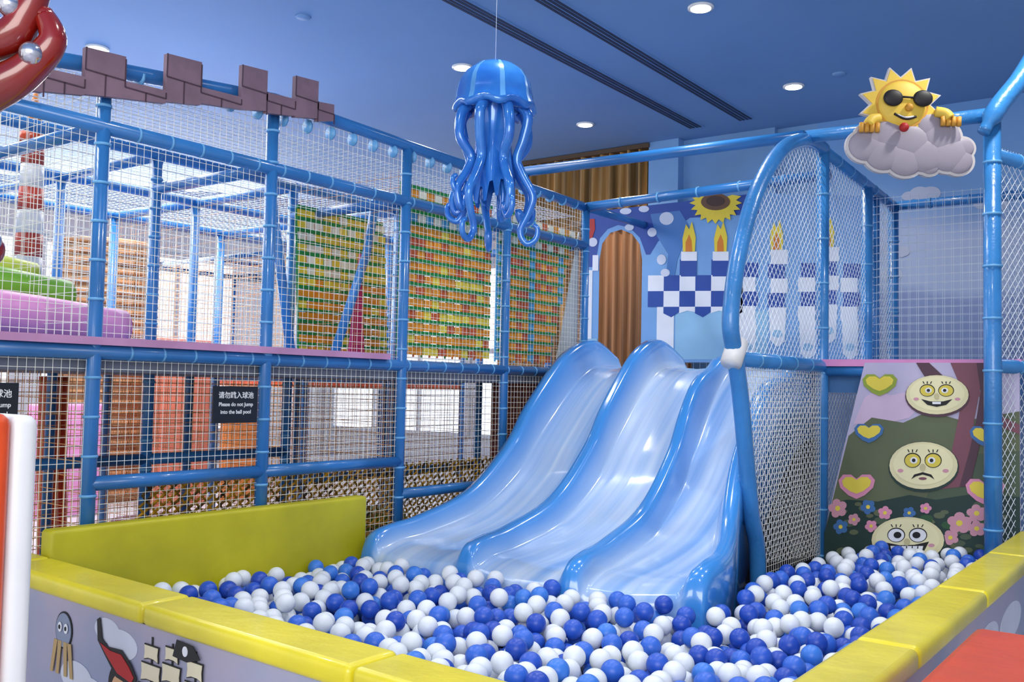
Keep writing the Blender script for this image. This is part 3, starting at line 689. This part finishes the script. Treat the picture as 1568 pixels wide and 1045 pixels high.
for u0,v0,s in((1325,198,-1),(1448,186,1)):
    b.tube(catmull([sp_(u0+s*-18,v0-12,.04),sp_(u0-s*6,v0-8,.06),sp_(u0,v0,.07)],4),.03,sy,10)
    for q in range(4): b.tube([sp_(u0-10+q*8,v0-2,.07),sp_(u0-11+q*8,v0+12,.075)],.014,so_,8)
b.sphere(sp_(1378,202,.08),7*k_,crimson,rot=rotB)
b.tube([sp_(1385,190,.0),(-1.45,6.0,2.96)],.012,sil_m,8)
b.obj('sun_cloud_sign')
# ---------------------------------------------------------------- foreground: padded pillar, octopus, orange box
b=MB()
b.box((-2.40,.985,0),(-2.0,1.045,1.27),whi_m,.022)
b.box((-2.40,.86,0),(-1.99,.985,1.275),ora_m,.025)
b.obj('padded_pillar')
b=MB()
b.box((-.55,2.05,0),(-.05,2.92,.72),ora_m,.03); b.obj('orange_foam_box')
b=MB()
b.sphere((-2.36,.62,2.12),.24,red_m,sc=(1,1,1.15),seg=28,rings=18)
b.tube(catmull([(-2.36,.62,2.0),(-2.34,.66,1.6),(-2.38,.62,1.0),(-2.36,.62,0)],6),[.16]*8+[.12]*6+[.2]*5,red_m,18)
def arm(c,r0,r1):
    p=catmull(c,7); b.tube(p,[r0+(r1-r0)*i/(len(p)-1) for i in range(len(p))],red_m,14); b.sphere(p[-1],r1,red_m)
arm([(-2.3,.65,1.80),(-2.1,.80,1.84),(-1.95,.895,1.92),(-1.895,.935,1.965),(-1.86,.96,2.02),(-1.875,.95,2.07)],.055,.02)
arm([(-2.3,.66,2.0),(-2.1,.8,2.0),(-1.94,.9,2.02),(-1.90,.925,2.07),(-1.88,.94,2.13),(-1.85,.96,2.18)],.05,.02)
arm([(-2.3,.65,1.7),(-2.15,.75,1.62),(-2.02,.85,1.58),(-1.955,.895,1.60)],.06,.035)
arm([(-2.5,.55,1.7),(-2.7,.5,1.6),(-2.85,.45,1.75),(-2.8,.42,1.9)],.07,.02)
arm([(-2.3,.5,1.75),(-2.2,.3,1.7),(-2.15,.15,1.85),(-2.2,.1,1.98)],.07,.02)
for p in((-1.905,.895,2.08),(-1.87,.925,1.985),(-2.03,.83,1.88),(-1.935,.89,1.615)): b.sphere(p,.024,sil_m)
for p in((-2.16,.56,2.22),(-2.25,.45,2.22)): b.sphere(p,.055,whitep); b.sphere(Vector(p)+Vector((.035,-.03,0)),.03,blackp)
b.obj('red_octopus_sculpture')
# ---------------------------------------------------------------- hall contents
b=MB()
for (x,y0,y1,z,r_,m) in((-4.6,1.4,2.80,1.62,.11,pink_m),(-4.75,1.4,2.58,1.77,.10,grn_m),(-4.9,1.4,2.48,1.88,.08,mat('lime_roll',(200,215,70),.4,var=.06))):
    b.tube(catmull([(x,y0,z),(x,(y0+y1)/2,z+.03),(x,y1,z-.02)],6),r_,m,18)
b.obj('soft_play_rollers',root)
b=MB()
for i in range(9): b.tube([(-5.35,2.68,1.5+i*.13),(-5.35,2.68,1.63+i*.13)],[.085-.003*i,.082-.003*i],mat('light_red',(205,75,55),.4,var=.1) if i%2==0 else whi_m,18)
b.tube([(-5.35,2.68,2.66),(-5.35,2.68,2.72)],.075,ora_m,18); b.tube([(-5.35,2.68,2.72),(-5.35,2.68,2.98)],[.055,.006],cor,12); b.obj('toy_lighthouse',root)
b=MB()
for i in range(26):
    z=.1+i*.11; b.tube([(-10.2+.55*math.cos(a/24*2*math.pi),6.0+.55*math.sin(a/24*2*math.pi),z) for a in range(25)],.03,blind_m,6,cap=False)
b.tube([(-10.2,6.0,0),(-10.2,6.0,2.9)],.5,mat('tower_inner',(225,185,145),.6,var=.1),24)
b.obj('wicker_tower')
b=MB()
for dx in(0,.14): b.tube(catmull([(-6.80-dx,3.60+dx,1.36),(-6.78-dx,3.6+dx,.8),(-6.72-dx,3.6+dx,.06)],6),.07,ora_m,16)
b.obj('orange_tube_slide',root)
b=MB()
for (x,y,z,c) in((-5.7,3.0,.06,ora_m),(-6.3,3.8,.06,pink_m),(-5.6,5.1,.06,grn_m),(-6.6,2.6,.06,yel_m)):
    b.box((x,y,z),(x+.5,y+.5,.38),c,.04)
b.box((-6.9,2.0,0),(-4.6,6.2,.06),mat('play_mat_lilac',(200,185,210),.5,var=.1),.02)
b.obj('soft_play_blocks',root)
b=MB()
for X in(-8.6,-10.2,-11.8):
    for Y in(7.5,9.0,10.5):
        b.tube([(X,Y,0),(X,Y,2.9)],.04,pipe_m,10)
        for z in(1.4,2.9):
            b.tube([(X,7.5,z),(X,10.5,z)],.035,pipe_m,8); b.tube([(-8.6,Y,z),(-11.8,Y,z)],.035,pipe_m,8)
b.box((-11.8,7.5,1.3),(-8.6,10.5,1.38),ora_m)
net(b,(-11.8,7.5,0),(1,0,0),(0,0,1),rect(3.2,2.9),.07,0,.004,nett_m); net(b,(-8.6,7.5,0),(0,1,0),(0,0,1),rect(3.0,2.9),.07,0,.004,netc_m)
b.obj('far_play_structure')
b=MB()
cc=[mat('panel_orange',(228,130,62),.6,var=.1),mat('panel_cream',(238,218,188),.6,var=.1),pink_m,mat('panel_coral',(222,120,95),.6,var=.1)]
for i,(y,w_,h_) in enumerate(((2.6,.8,1.2),(3.6,.7,1.9),(4.6,.8,1.1),(5.8,.8,1.8),(6.8,.6,1.2))):
    b.box((-9.1,y,0),(-9.0,y+w_,h_),cc[i%4],.03)
b.obj('padded_play_panels')
# ---------------------------------------------------------------- lighting
w=bpy.data.worlds.new('world'); bpy.context.scene.world=w; w.use_nodes=True; w.node_tree.nodes['Background'].inputs[0].default_value=(.95,.97,1,1); w.node_tree.nodes['Background'].inputs[1].default_value=1.25
def area(name,loc,target,sx,sy,e,col):
    l=bpy.data.lights.new(name,'AREA'); l.shape='RECTANGLE'; l.size=sx; l.size_y=sy; l.energy=e; l.color=col
    o=bpy.data.objects.new(name,l); o.location=loc; d=Vector(target)-Vector(loc); o.rotation_euler=d.to_track_quat('-Z','Y').to_euler(); bpy.context.scene.collection.objects.link(o)
area('hall_window_light',(-11.5,7,3.2),(-7,4,1),4,2,280,(1,.98,.96))
area('hall_fill_light',(-7.5,4,3.7),(-7.5,4,0),4,4,270,(1,.98,.95))  # unseen soft area light added to brighten the hall, no such fixture
area('lobby_fill_light',(1.5,-2.5,2.8),(-3,5,1),5,2.2,240,(1,.98,.94))  # added fill light behind the camera, no window modelled there
vs_=bpy.context.scene.view_settings; vs_.view_transform='Standard'; vs_.exposure=0
